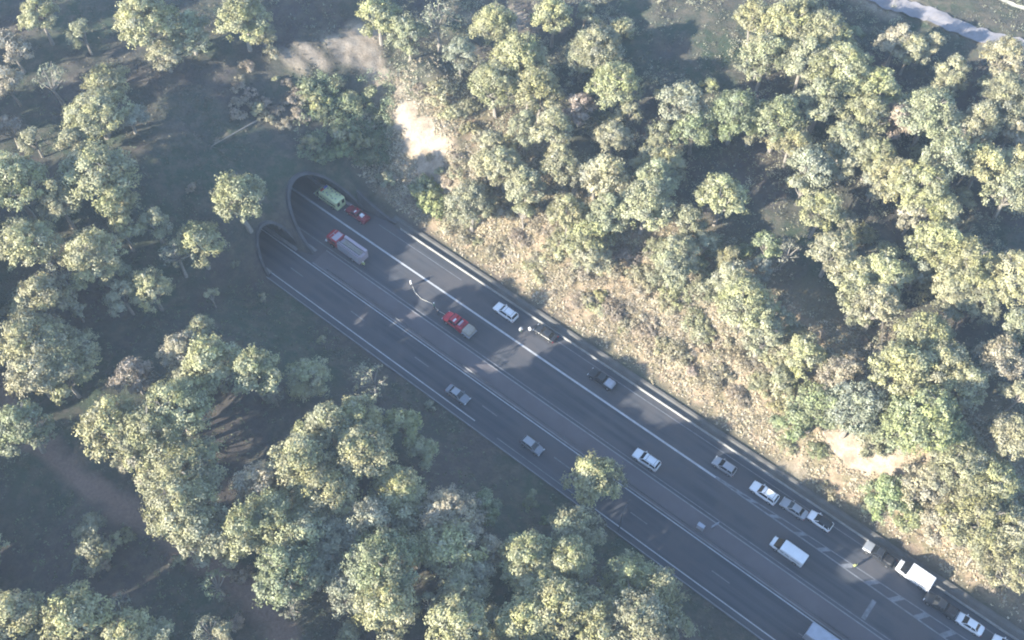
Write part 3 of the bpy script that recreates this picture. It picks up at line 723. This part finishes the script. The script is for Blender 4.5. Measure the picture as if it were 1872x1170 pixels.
def tree(cls, x, y, sc, tint, name, label, cat, group):
    r = empty(name, label, cat, (x, y, HW(x, y)), random.uniform(0, 6.28), group)
    hang(r, random.choice(VAR[cls]), sc, TINT[tint]); return r
# crowns seen in the photo: x, y, radius in photo pixels, colour, (kind)
TR = '''
70 25 34 yg|20 85 30 tn|15 150 28 tn|90 140 30 bl X|150 60 26 gg|265 35 48 yg|345 55 42 gg|300 95 32 pl|440 30 46 yg|480 60 26 gg|190 145 40 ol|175 205 52 ol|235 215 30 bl|15 235 26 dr|20 330 48 yg|175 320 56 yg|105 365 34 ol|215 370 30 yg|437 362 42 yg|135 258 26 gg|60 255 24 gg
690 25 40 yg|745 60 36 gg|800 30 40 bl X|840 95 32 bl|905 45 44 yg|950 100 46 yg|905 155 46 yg|985 165 42 ol|1010 30 40 yg|1070 25 26 gg|1095 85 44 gg|1125 150 44 yg|1150 205 26 pl|1010 235 34 pl|960 235 34 gg|1060 195 30 dr|1120 250 34 gg
590 200 34 gr K|630 235 36 gr K|680 250 34 gr K|640 180 34 ol K|575 255 30 gr K|690 205 26 gr K|610 270 28 gr K|660 285 26 gr K|560 170 26 ol K|610 150 26 ol K|700 285 22 gr K
860 370 44 gg|920 300 34 pl|960 340 36 gg|1030 300 34 gg|1090 320 34 bl|1180 370 44 pl|1245 190 42 bl|1270 235 36 gr|1210 245 28 gg|1345 205 44 gr|1425 215 40 gr|1215 300 36 ol|1180 290 26 pl|1320 358 42 yg|1260 400 28 gg|1110 390 36 gg|1040 390 34 ol|1240 460 36 pl|1290 440 24 gg
1380 30 34 yg|1440 40 50 yg|1505 55 44 gg|1400 105 40 gg|1470 110 40 gg|1540 125 50 yg|1600 165 42 yg|1500 185 40 gg|1560 60 20 gr|1640 75 32 tn|1708 82 26 pl|1742 125 28 pl|1700 205 52 gg|1640 215 34 dr|1790 225 36 pl|1845 185 46 gg|1850 240 30 tn|1480 300 40 bl|1550 250 36 gg|1545 300 30 pl|1595 285 32 yg|1600 335 28 bl|1500 385 36 yg|1685 345 46 yg|1670 390 28 tn|1735 290 42 gg|1795 300 42 yg|1850 345 40 gg|1760 360 20 gg
1400 450 28 gr|1390 490 22 bl|1440 455 24 bl X|1520 460 36 pl|1560 505 38 pl|1620 500 42 yg|1605 555 36 pl|1570 570 22 gg|1690 620 46 yg|1720 670 48 yg|1650 675 42 yg|1600 640 16 tn X|1715 445 40 yg|1765 480 44 yg|1680 500 26 bl|1745 552 26 gg|1800 550 32 gg|1850 505 46 yg|1860 590 30 gg|1825 655 34 tn|1865 720 28 pl|1365 555 46 yg|1395 610 36 pl|1470 645 34 yg|1430 590 26 gg|1540 690 34 tn|1570 745 46 bl|1500 745 42 gr|1450 770 30 gr|1690 765 52 br|1640 780 40 gr|1600 800 30 gg|1740 800 34 gr|1340 510 34 pl
1625 905 36 br|1665 940 26 br|1700 885 38 tn|1760 850 44 gg|1815 880 40 ol|1790 945 46 ol|1845 960 40 gg|1730 960 34 tn|1850 1040 36 ol|1790 1010 26 gg|1860 800 34 gg|1830 770 20 bl X
50 440 46 yg|105 490 30 bl X|165 465 46 yg|215 500 24 gg|280 408 28 gg|225 420 28 ol|360 440 36 yg|320 460 28 bl X|225 540 28 gg|275 525 32 yg|75 545 42 ol|135 560 18 pl|55 620 50 yg|105 650 50 yg|60 680 40 pl|120 690 30 ol|385 540 15 pl T|480 542 9 pl T|365 595 20 pl|330 640 32 tn|385 665 42 yg|350 620 18 pl|465 682 36 yg|240 685 30 dr|345 700 30 gg|320 745 48 yg|565 692 36 yg|675 690 30 bl X|40 780 38 gr|590 622 10 pl T|500 720 16 bl X
205 780 42 yg|270 790 46 yg|250 850 28 tn|335 860 52 yg|330 925 44 yg|370 970 38 gg|400 1000 30 gg|300 960 18 pl|162 965 20 gg|170 1010 24 gg|212 985 11 pl T|25 1135 38 yg|70 1165 30 ol|130 1130 42 yg|230 1160 34 yg|215 1110 22 bl X|395 1065 22 gr X|300 1165 26 gg|145 1025 12 bl T|380 1150 22 bl X|410 1160 20 pl
655 760 34 yg|600 775 32 gg|560 800 28 yg|735 780 30 yg|770 825 24 pl|665 825 42 yg T2|548 845 40 yg|595 900 44 yg|470 890 36 tn|495 945 44 yg|450 970 36 yg|545 985 40 gg|600 990 44 bl|725 900 38 yg|740 950 28 pl|670 960 36 bl|820 950 44 tn|820 1000 40 yg|890 925 26 gr|700 1030 44 gr|640 1070 34 bl|520 1045 40 gr|570 1050 30 bl|705 1105 38 yg|850 1080 34 gg|880 1050 22 bl|840 1145 40 yg|640 1160 22 gg|530 1110 18 bl X|760 1010 28 ol|900 1000 22 tn|780 1100 18 bl
960 1020 38 yg|985 1065 38 yg|1050 970 38 gg|1040 1025 34 yg|1020 1110 38 yg|1085 1120 34 ol|1150 1060 36 yg|1200 1085 38 yg|1170 1135 38 gg|1230 1145 28 gg|960 1140 36 yg|910 1140 24 gg|1088 872 38 yg|1080 916 11 pl T|970 910 17 gr T|1100 1165 30 yg
850 425 26 tn K|905 455 26 tn K|950 430 28 dr K|985 470 24 tn K|1030 430 30 ol K|1050 495 30 tn K|1065 545 26 dr K|1110 480 32 pl K|1120 560 34 dr K|1170 520 32 tn K|1185 600 30 dr K|1225 545 30 pl K|1240 640 34 tn K|1285 600 32 pl K|1300 690 34 tn K|1355 650 30 tn K|1350 720 30 dr K|1395 690 30 pl K|1430 740 28 ol K|1200 450 28 gg K|1440 810 24 gg K|1500 820 24 gr K|840 290 26 tn K|850 190 26 pl K|770 160 26 dr K|880 250 26 tn K|1750 900 28 pl K|1720 930 28 tn K|1800 1000 30 tn K
'''
items = []
for tk in TR.replace('\n', '|').split('|'):
    f = tk.split()
    if len(f) < 4: continue
    px, py, rp = (float(q) for q in f[:3]); col = f[3]; fl = f[4] if len(f) > 4 else ''
    cls = fl if fl in ('X', 'T', 'K') else ('L' if rp >= 44 else 'M' if rp >= 31 else 'S' if rp >= 19 else 'T')
    items.append([px, py, rp, col, cls])
ZONES = [('at the top left corner', lambda x, y: x < 260 and y < 280), ('at the top edge left of the bare sand', lambda x, y: x < 530 and y < 280),
 ('on the shaded slope left of the tunnel mouths', lambda x, y: x < 520 and y < 480),
 ('in the green thicket above the wide tunnel mouth', lambda x, y: x < 720 and 120 < y < 300),
 ('along the top edge right of the bare sand', lambda x, y: x < 1180 and y < 275),
 ('on the slope above the white car', lambda x, y: x < 1140 and y < 480 and x > 700),
 ('around the small clearing at the top centre', lambda x, y: x < 1350 and y < 520 and x > 1100),
 ('at the top right below the pale track', lambda x, y: x > 1350 and y < 150), ('in the upper right wood', lambda x, y: x > 1350 and y < 260),
 ('right of the dark clearing at upper right', lambda x, y: x > 1350 and y < 400), ('at the right edge halfway up', lambda x, y: x > 1640 and y < 600),
 ('in the wood above the slip lane queue', lambda x, y: x > 1300 and y < 620), ('above the bare sandy terrace at right', lambda x, y: x > 1400 and y < 860),
 ('between sandy terrace and big white van', lambda x, y: x > 1500),
 ('left of the lower tunnel mouth', lambda x, y: x < 310 and y < 720), ('below the lower tunnel mouth', lambda x, y: x < 720 and y < 735),
 ('beside the dirt track at lower left', lambda x, y: x < 430 and y < 1060), ('at the bottom left corner', lambda x, y: x < 430),
 ('in the stand below the nearer dark grey car', lambda x, y: x < 800 and y < 930), ('at the bottom edge left of centre', lambda x, y: x < 800 and y > 1040), ('in the thick stand at bottom centre', lambda x, y: x < 930),
 ('by the lower edge of the road at bottom centre', lambda x, y: True)]
ORD = ['first', 'second', 'third', 'fourth', 'fifth', 'sixth', 'seventh', 'eighth', 'ninth', 'tenth', 'eleventh', 'twelfth', 'thirteenth', 'fourteenth', 'fifteenth', 'sixteenth', 'seventeenth']
zn = {}
for it in items:
    z = next(q for q, fn in ZONES if fn(it[0], it[1])); zn.setdefault((z, it[3], it[4]), []).append(it); it.append(z)
SZ = {'L': 'large', 'M': 'medium', 'S': 'small', 'T': 'tiny', 'X': 'thin bare', 'K': 'low'}
for (z, col, cls), g in zn.items():
    g.sort(key=lambda q: q[0])
    for k, it in enumerate(g):
        if len(g) == 1: pre = ''
        elif k == 0: pre = 'leftmost '
        elif k == len(g)-1: pre = 'rightmost '
        else: pre = ORD[k]+' from left, '
        it.append((lambda t_: t_ if len(t_.split()) < 17 else t_.replace('yellow-green', 'yellowish').replace('from left, ', ''))('%s%s %s %s %s' % (pre, SZ[cls], CN[col], 'bush' if cls == 'K' else 'tree', z)))
SPECIAL = {(1088, 872): 'bright yellow-green tree standing alone over the lower edge of the road', (437, 362): 'round yellow-green tree standing alone left of the tunnel mouths'}
random.seed(21)
LOWER = {(105, 650): .68, (330, 640): .75, (335, 860): .68, (565, 692): .72, (725, 900): .72, (600, 990): .72, (820, 950): .72, (595, 900): .85, (190, 145): .6, (175, 205): .6, (235, 215): .6, (345, 55): .7, (300, 95): .7, (480, 60): .7, (175, 320): .75, (160, 965): .8, (385, 665): .85, (960, 1020): .72, (985, 1065): .72, (910, 1140): .8, (850, 1080): .8, (820, 1000): .8}
for px, py, rp, col, cls, z, lab in items:
    sc = rp/10.0/RAD[cls]*(.95 if cls == 'K' else 1.22 if px > 700 and 1.1*px-py > 500 else 1.28)*random.uniform(.96, 1.04)
    var = random.choice(VAR[cls])
    zs = random.uniform(.95, 1.1)*LOWER.get((px, py), 1)
    x, y = at(px, py, var[2]*sc*zs+.3)
    lab = SPECIAL.get((px, py), lab)
    r = empty('bush' if cls == 'K' else 'tree' if cls != 'T' else 'sapling', lab, 'bush' if cls == 'K' else 'tree', (x, y, HW(x, y)), random.uniform(0, 6.28), 'trees of the wood around the road')
    hang(r, var, sc, TINT[col], zs)
CLEAR = [(1235, 80, 95, 100), (1350, 290, 70, 42), (1390, 415, 60, 55), (1440, 520, 60, 60), (1845, 270, 50, 30), (1670, 130, 40, 30), (1660, 415, 30, 30), (1800, 770, 45, 60), (1860, 430, 40, 30), (1745, 620, 30, 60), (1790, 600, 40, 30), (1560, 830, 100, 40), (1470, 610, 30, 30), (1700, 850, 40, 40), (1780, 30, 130, 75), (1680, 20, 60, 30), (760, 260, 70, 110), (640, 90, 130, 60), (920, 30, 70, 25)]
random.seed(77); nf = 0
while nf < 75:
    px = random.uniform(700, 1872); py = random.uniform(0, 1000)
    if 585+.63*(px-936)-175 < py and px > 820: continue
    if px < 850 and py > 330: continue
    if any(((px-a)/c_)**2+((py-b_)/d_)**2 < 1 for a, b_, c_, d_ in CLEAR): continue
    cls = random.choice('KMMS'); col = random.choice(['pl', 'ol', 'yg', 'pl', 'gg']); sc = random.uniform(.9, 1.25)
    var = random.choice(VAR[cls]); x, y = at(px, py, var[2]*sc)
    nm = {'K': 'bush', 'M': 'tree', 'S': 'tree'}[cls]; ad = {'K': 'low', 'M': 'medium', 'S': 'small'}[cls]
    r = empty(nm, '%s %s %s filling the gaps of the right hand wood' % (ad, CN[col], nm), nm, (x, y, HW(x, y)), random.uniform(0, 6.28), '%s %s filling plants of the right hand wood' % (ad, CN[col]))
    hang(r, var, sc, TINT[col]); nf += 1
# unseen trees added beyond the picture, sunward, to shade the left hand ground
for k in range(92):
    px = random.uniform(-560, -50); py = random.uniform(-50, 1560)
    if k > 56: px = random.uniform(0, 1000); py = random.uniform(1215, 1420)
    if k > 69: px = random.uniform(-330, -50); py = random.uniform(950, 1400)
    x, y = at(px, py, 8)
    tree('L', x, y, random.uniform(.9, 1.2), random.choice(['yg', 'ol', 'gg']), 'tree', 'unseen large tree added for shade beyond the left and bottom edges of the picture', 'tree', 'trees beyond the picture edge')

for k in range(16):  # unseen row past the bottom edge, added to block sun from the road
    u = 38+4.6*k; v = -0.8*(97-u)-12-random.uniform(2, 14)
    v = max(v, -58) if u < 60 else min(v, -25)
    q = W(u, v); tree('L', q.x, q.y, random.uniform(1.0, 1.2), random.choice(['yg', 'ol', 'gg']), 'tree', 'unseen large tree added for shade beyond the left and bottom edges of the picture', 'tree', 'trees beyond the picture edge')
# paved path and pale kerb line in the top right corner
def ribbon(name, pts, wd, m, lift):
    P_ = [Vector((*at(*p), 0)) for p in pts]; Q = []
    for a, b in zip(P_[:-1], P_[1:]):
        for i in range(12): Q.append(a.lerp(b, i/12))
    Q.append(P_[-1]); vs = []; fs = []
    for i, q in enumerate(Q):
        d = (Q[min(i+1, len(Q)-1)]-Q[max(i-1, 0)]).normalized(); nn = Vector((-d.y, d.x, 0))
        for s in (-1, -.5, 0, .5, 1):
            c_ = q+nn*wd*s*(1+.1*math.sin(i*1.7)); vs.append((c_.x, c_.y, HW(c_.x, c_.y)+lift))
    for i in range(len(Q)-1):
        for j in range(4): a = i*5+j; fs.append((a, a+5, a+6, a+1))
    tag(mesh(name, vs, fs, m), kind='structure')
ribbon('path', [(1540, -40), (1620, 5), (1700, 28), (1780, 62), (1880, 98), (1960, 120)], 2.0, mat('path_paving', (.26, .245, .25), .9, var=.3, vs=.4), .35)
ribbon('path', [(1790, -22), (1835, 3), (1885, 24), (1960, 50)], .45, mat('pale_path_edge', (.36, .34, .27), .9, var=.2, vs=.5), .35)
# shrubs on the sunlit bank and in the shade
random.seed(5)
SH = {}
def shrub(cls, px, py, sc, col, place_):
    x, y = at(px, py, .5); u, v = UV(x, y)
    if -22.3 < v < 5.2 and u > -44: return
    if math.hypot(u+79, v-27) < 4: return
    if hole(u, v): return
    n_ = 'tan and brown bushes' if cls == 'D' else 'leafy bushes'
    lab = {'D': 'low dry %s bush ' % CN[col], 'B': 'rounded %s bush ' % CN[col]}[cls]+place_
    r = empty('bush', lab, 'bush', (x, y, HW(x, y)), random.uniform(0, 6.28), CN[col]+' bushes '+place_)
    hang(r, random.choice(VAR[cls]), sc, TINT[col])
k = 0
while k < 110:                                              # dry bank right of the road
    u = random.uniform(-34, 92); v = random.triangular(6.0, 30, 12)
    q = W(u, v); z = Hh(u, v)
    if 56 < u < 74 and 12 < v < 19: continue
    col = random.choice(['tn', 'tn', 'dr', 'dr', 'pl', 'ol', 'gg', 'tn']); cls = random.choice('DDDDDB')
    r = empty('bush', {'D': 'low dry %s bush on the sunlit bank above the road', 'B': 'rounded %s bush on the sunlit bank above the road'}[cls] % CN[col], 'bush', (q.x, q.y, z), random.uniform(0, 6.28), CN[col]+(' low' if cls == 'D' else ' rounded')+' bushes on the sunlit bank')
    hang(r, random.choice(VAR[cls]), random.uniform(.9, 2.0) if cls == 'D' else random.uniform(.6, 1.1), TINT[col]); k += 1
for _ in range(24):                                         # brownish dry bushes left of the bare sand
    shrub('D', random.uniform(430, 560), random.uniform(95, 235), random.uniform(.8, 1.4), random.choice(['dr', 'tn', 'dr']), 'on the spur left of the bare sand')
for _ in range(14):
    shrub('B', random.uniform(560, 715), random.uniform(140, 300), random.uniform(.9, 1.5), random.choice(['gr', 'gr', 'ol']), 'in the thicket over the wide tunnel mouth')
for _ in range(18):
    shrub(random.choice('BD'), random.uniform(700, 1250), random.uniform(130, 420), random.uniform(.9, 1.4), random.choice(['tn', 'pl', 'gg', 'ol']), 'on the sunlit slope above the road')
for _ in range(22):
    shrub('B', random.uniform(1250, 1870), random.uniform(60, 980), random.uniform(.8, 1.4), random.choice(['gg', 'ol', 'bl', 'gr']), 'among the trees on the right')
for px, py, c_ in ((785, 355, 'br'), (795, 375, 'br'), (775, 340, 'gr')):
    x, y = at(px, py, 1.2); r = empty('bush', {785: 'large bright green bush at the foot of the bare sand face', 795: 'bright green bush just below the large bright one under the sand', 775: 'darker green bush highest at the foot of the bare sand face'}[px], 'bush', (x, y, HW(x, y)), 0, 'green bushes at the foot of the sand face'); hang(r, random.choice(VAR['B']), 1.7, TINT[c_])
for _ in range(20):
    shrub('B', random.uniform(480, 1000), random.uniform(560, 960), random.uniform(.4, .9), random.choice(['gr', 'bl', 'gg']), 'in the shade below the road')
for _ in range(16):
    shrub('B', random.uniform(0, 520), random.uniform(60, 1160), random.uniform(.5, 1.0), random.choice(['gr', 'bl', 'gg', 'dr']), 'in the shade of the left hand wood')

# undergrowth: dry grass and leafy tufts nobody could count
def tufts(name, n_, fn, tone, size, spread, col, nleaf=7):
    cs = []; k = 0
    while len(cs) < n_ and k < n_*8:
        k += 1; u, v = fn()
        if (-22.2 < v < 5.0 and u > -44) or hole(u, v) or trk(u, v) > .3: continue
        if any(((u-a)/ra)**2+((v-b)/rb)**2 < .6*kk for a, b, ra, rb, kk in SAND): continue
        if fbm(u, v, 6, 5.5) < random.uniform(-.55, .25): continue
        q = W(u, v); cs.append((q.x, q.y, Hh(u, v)+.08))
    cs = np.array(cs); o = np.tile([0, 0, .4], (len(cs), 1)).astype(float)
    v_, t_ = leaves(cs, o, np.clip(rs.uniform(.1, .9, (len(cs), 3)), 0, 1), nleaf, spread, size)
    ob = bpy.data.objects.new(name, leafmesh(name, v_, t_)); C.objects.link(ob); ob.color = (*col, 1); tag(ob, kind='stuff'); return ob
tufts('dry_grass', 20000, lambda: (random.uniform(-50, 110), random.triangular(5.2, 34, 9)), 0, .19, .4, (.42, .36, .24))
tufts('undergrowth', 13000, lambda: (random.uniform(-110, 110), random.uniform(20, 130)), 0, .17, .5, (.22, .22, .15))
tufts('ground_cover', 9000, lambda: (random.uniform(-150, 60), random.uniform(-95, -22)), 0, .17, .5, (.13, .15, .09))
tufts('ground_cover', 2500, lambda: (random.uniform(-130, -55), random.uniform(-22, 30)), 0, .16, .45, (.12, .11, .075))
# tangled scrub between the crowns
CL2 = []
for a_, b_, c_, d_ in CLEAR:
    q = UV(*at(a_, b_, 0)); CL2.append((q[0], q[1], (c_+d_)/20))
def scrub(name, n_, fn, col, h, nleaf=26, spread=.95):
    cs = []; k = 0
    while len(cs) < n_ and k < n_*12:
        k += 1; u, v = fn()
        if (-23 < v < 6.5 and u > -44) or hole(u, v) or trk(u, v) > .1 or any(math.hypot(u-a, v-b_) < c_ for a, b_, c_ in CL2): continue
        if fbm(u, v, 7, 8.1) < random.uniform(-.35, .35): continue
        q = W(u, v); cs.append((q.x, q.y, Hh(u, v)+random.uniform(.2, h)))
    cs = np.array(cs); o = np.tile([0, 0, .6], (len(cs), 1)).astype(float)
    v_, t_ = leaves(cs, o, np.clip(rs.uniform(.1, .9, (len(cs), 3)), 0, 1), nleaf, spread, .15)
    ob = bpy.data.objects.new(name, leafmesh(name, v_, t_)); C.objects.link(ob); ob.color = (*col, 1); tag(ob, kind='stuff')
scrub('scrub', 4200, lambda: (random.uniform(-60, 105), random.uniform(17, 125)), (.29, .28, .18), 1.6)
scrub('scrub', 1500, lambda: (random.uniform(-38, 100), random.triangular(7, 24, 14)), (.31, .26, .18), .7)
def thick():
    q = UV(*at(random.uniform(545, 720), random.uniform(140, 300), 0)); return q
CL2 = []
scrub('scrub', 420, thick, (.19, .23, .12), 2.2)
# leaning dead trunk in the clearing at the top
def dead(label, p0, p1, h1):
    a = at(*p0); b_ = at(*p1)
    r = empty('dead_tree', label, 'dead tree', (a[0], a[1], HW(*a)), 0)
    e = Vector((b_[0]-a[0], b_[1]-a[1], h1)); m = MB(); m.tube([(0, 0, 0), e*.5+Vector((.2, 0, .2)), e], [.2, .13, .05], 7); m.build('trunk', M['bark'], r)
    m = MB()
    for k in range(7):
        s_ = e*random.uniform(.4, .95); m.tube([s_, s_+Vector((random.uniform(-1.6, 1.6), random.uniform(-1.6, 1.6), random.uniform(.3, 1.2)))], [.05, .015], 4)
    m.build('branches', M['bark'], r)
dead('thin pale dead trunk leaning across the dark clearing at the top', (1375, 125), (1320, 40), 1.2)
dead('pale fallen trunk lying on the brushy slope above the white cars', (1125, 290), (1065, 240), .4)
dead('pale bare branchy trunk reaching from the dry bushes into the shade', (480, 215), (375, 270), 1.0)
dead('pale standing dead trunk in the right hand wood', (1605, 690), (1612, 585), 1.0)

# ---------------------------------------------------------------- air
hz = MB().box(-330, 330, -260, 330, -6, 230)
hm_ = bpy.data.materials.new('haze'); hm_.use_nodes = True; n = hm_.node_tree
for x in list(n.nodes): n.nodes.remove(x)
ho = n.nodes.new('ShaderNodeOutputMaterial'); pv = n.nodes.new('ShaderNodeVolumePrincipled')
pv.inputs['Density'].default_value = .00027; pv.inputs['Color'].default_value = (.64, .80, 1.0, 1); pv.inputs['Anisotropy'].default_value = .1
n.links.new(pv.outputs[0], ho.inputs['Volume'])
ho_ = hz.build('haze', hm_); tag(ho_, kind='stuff')
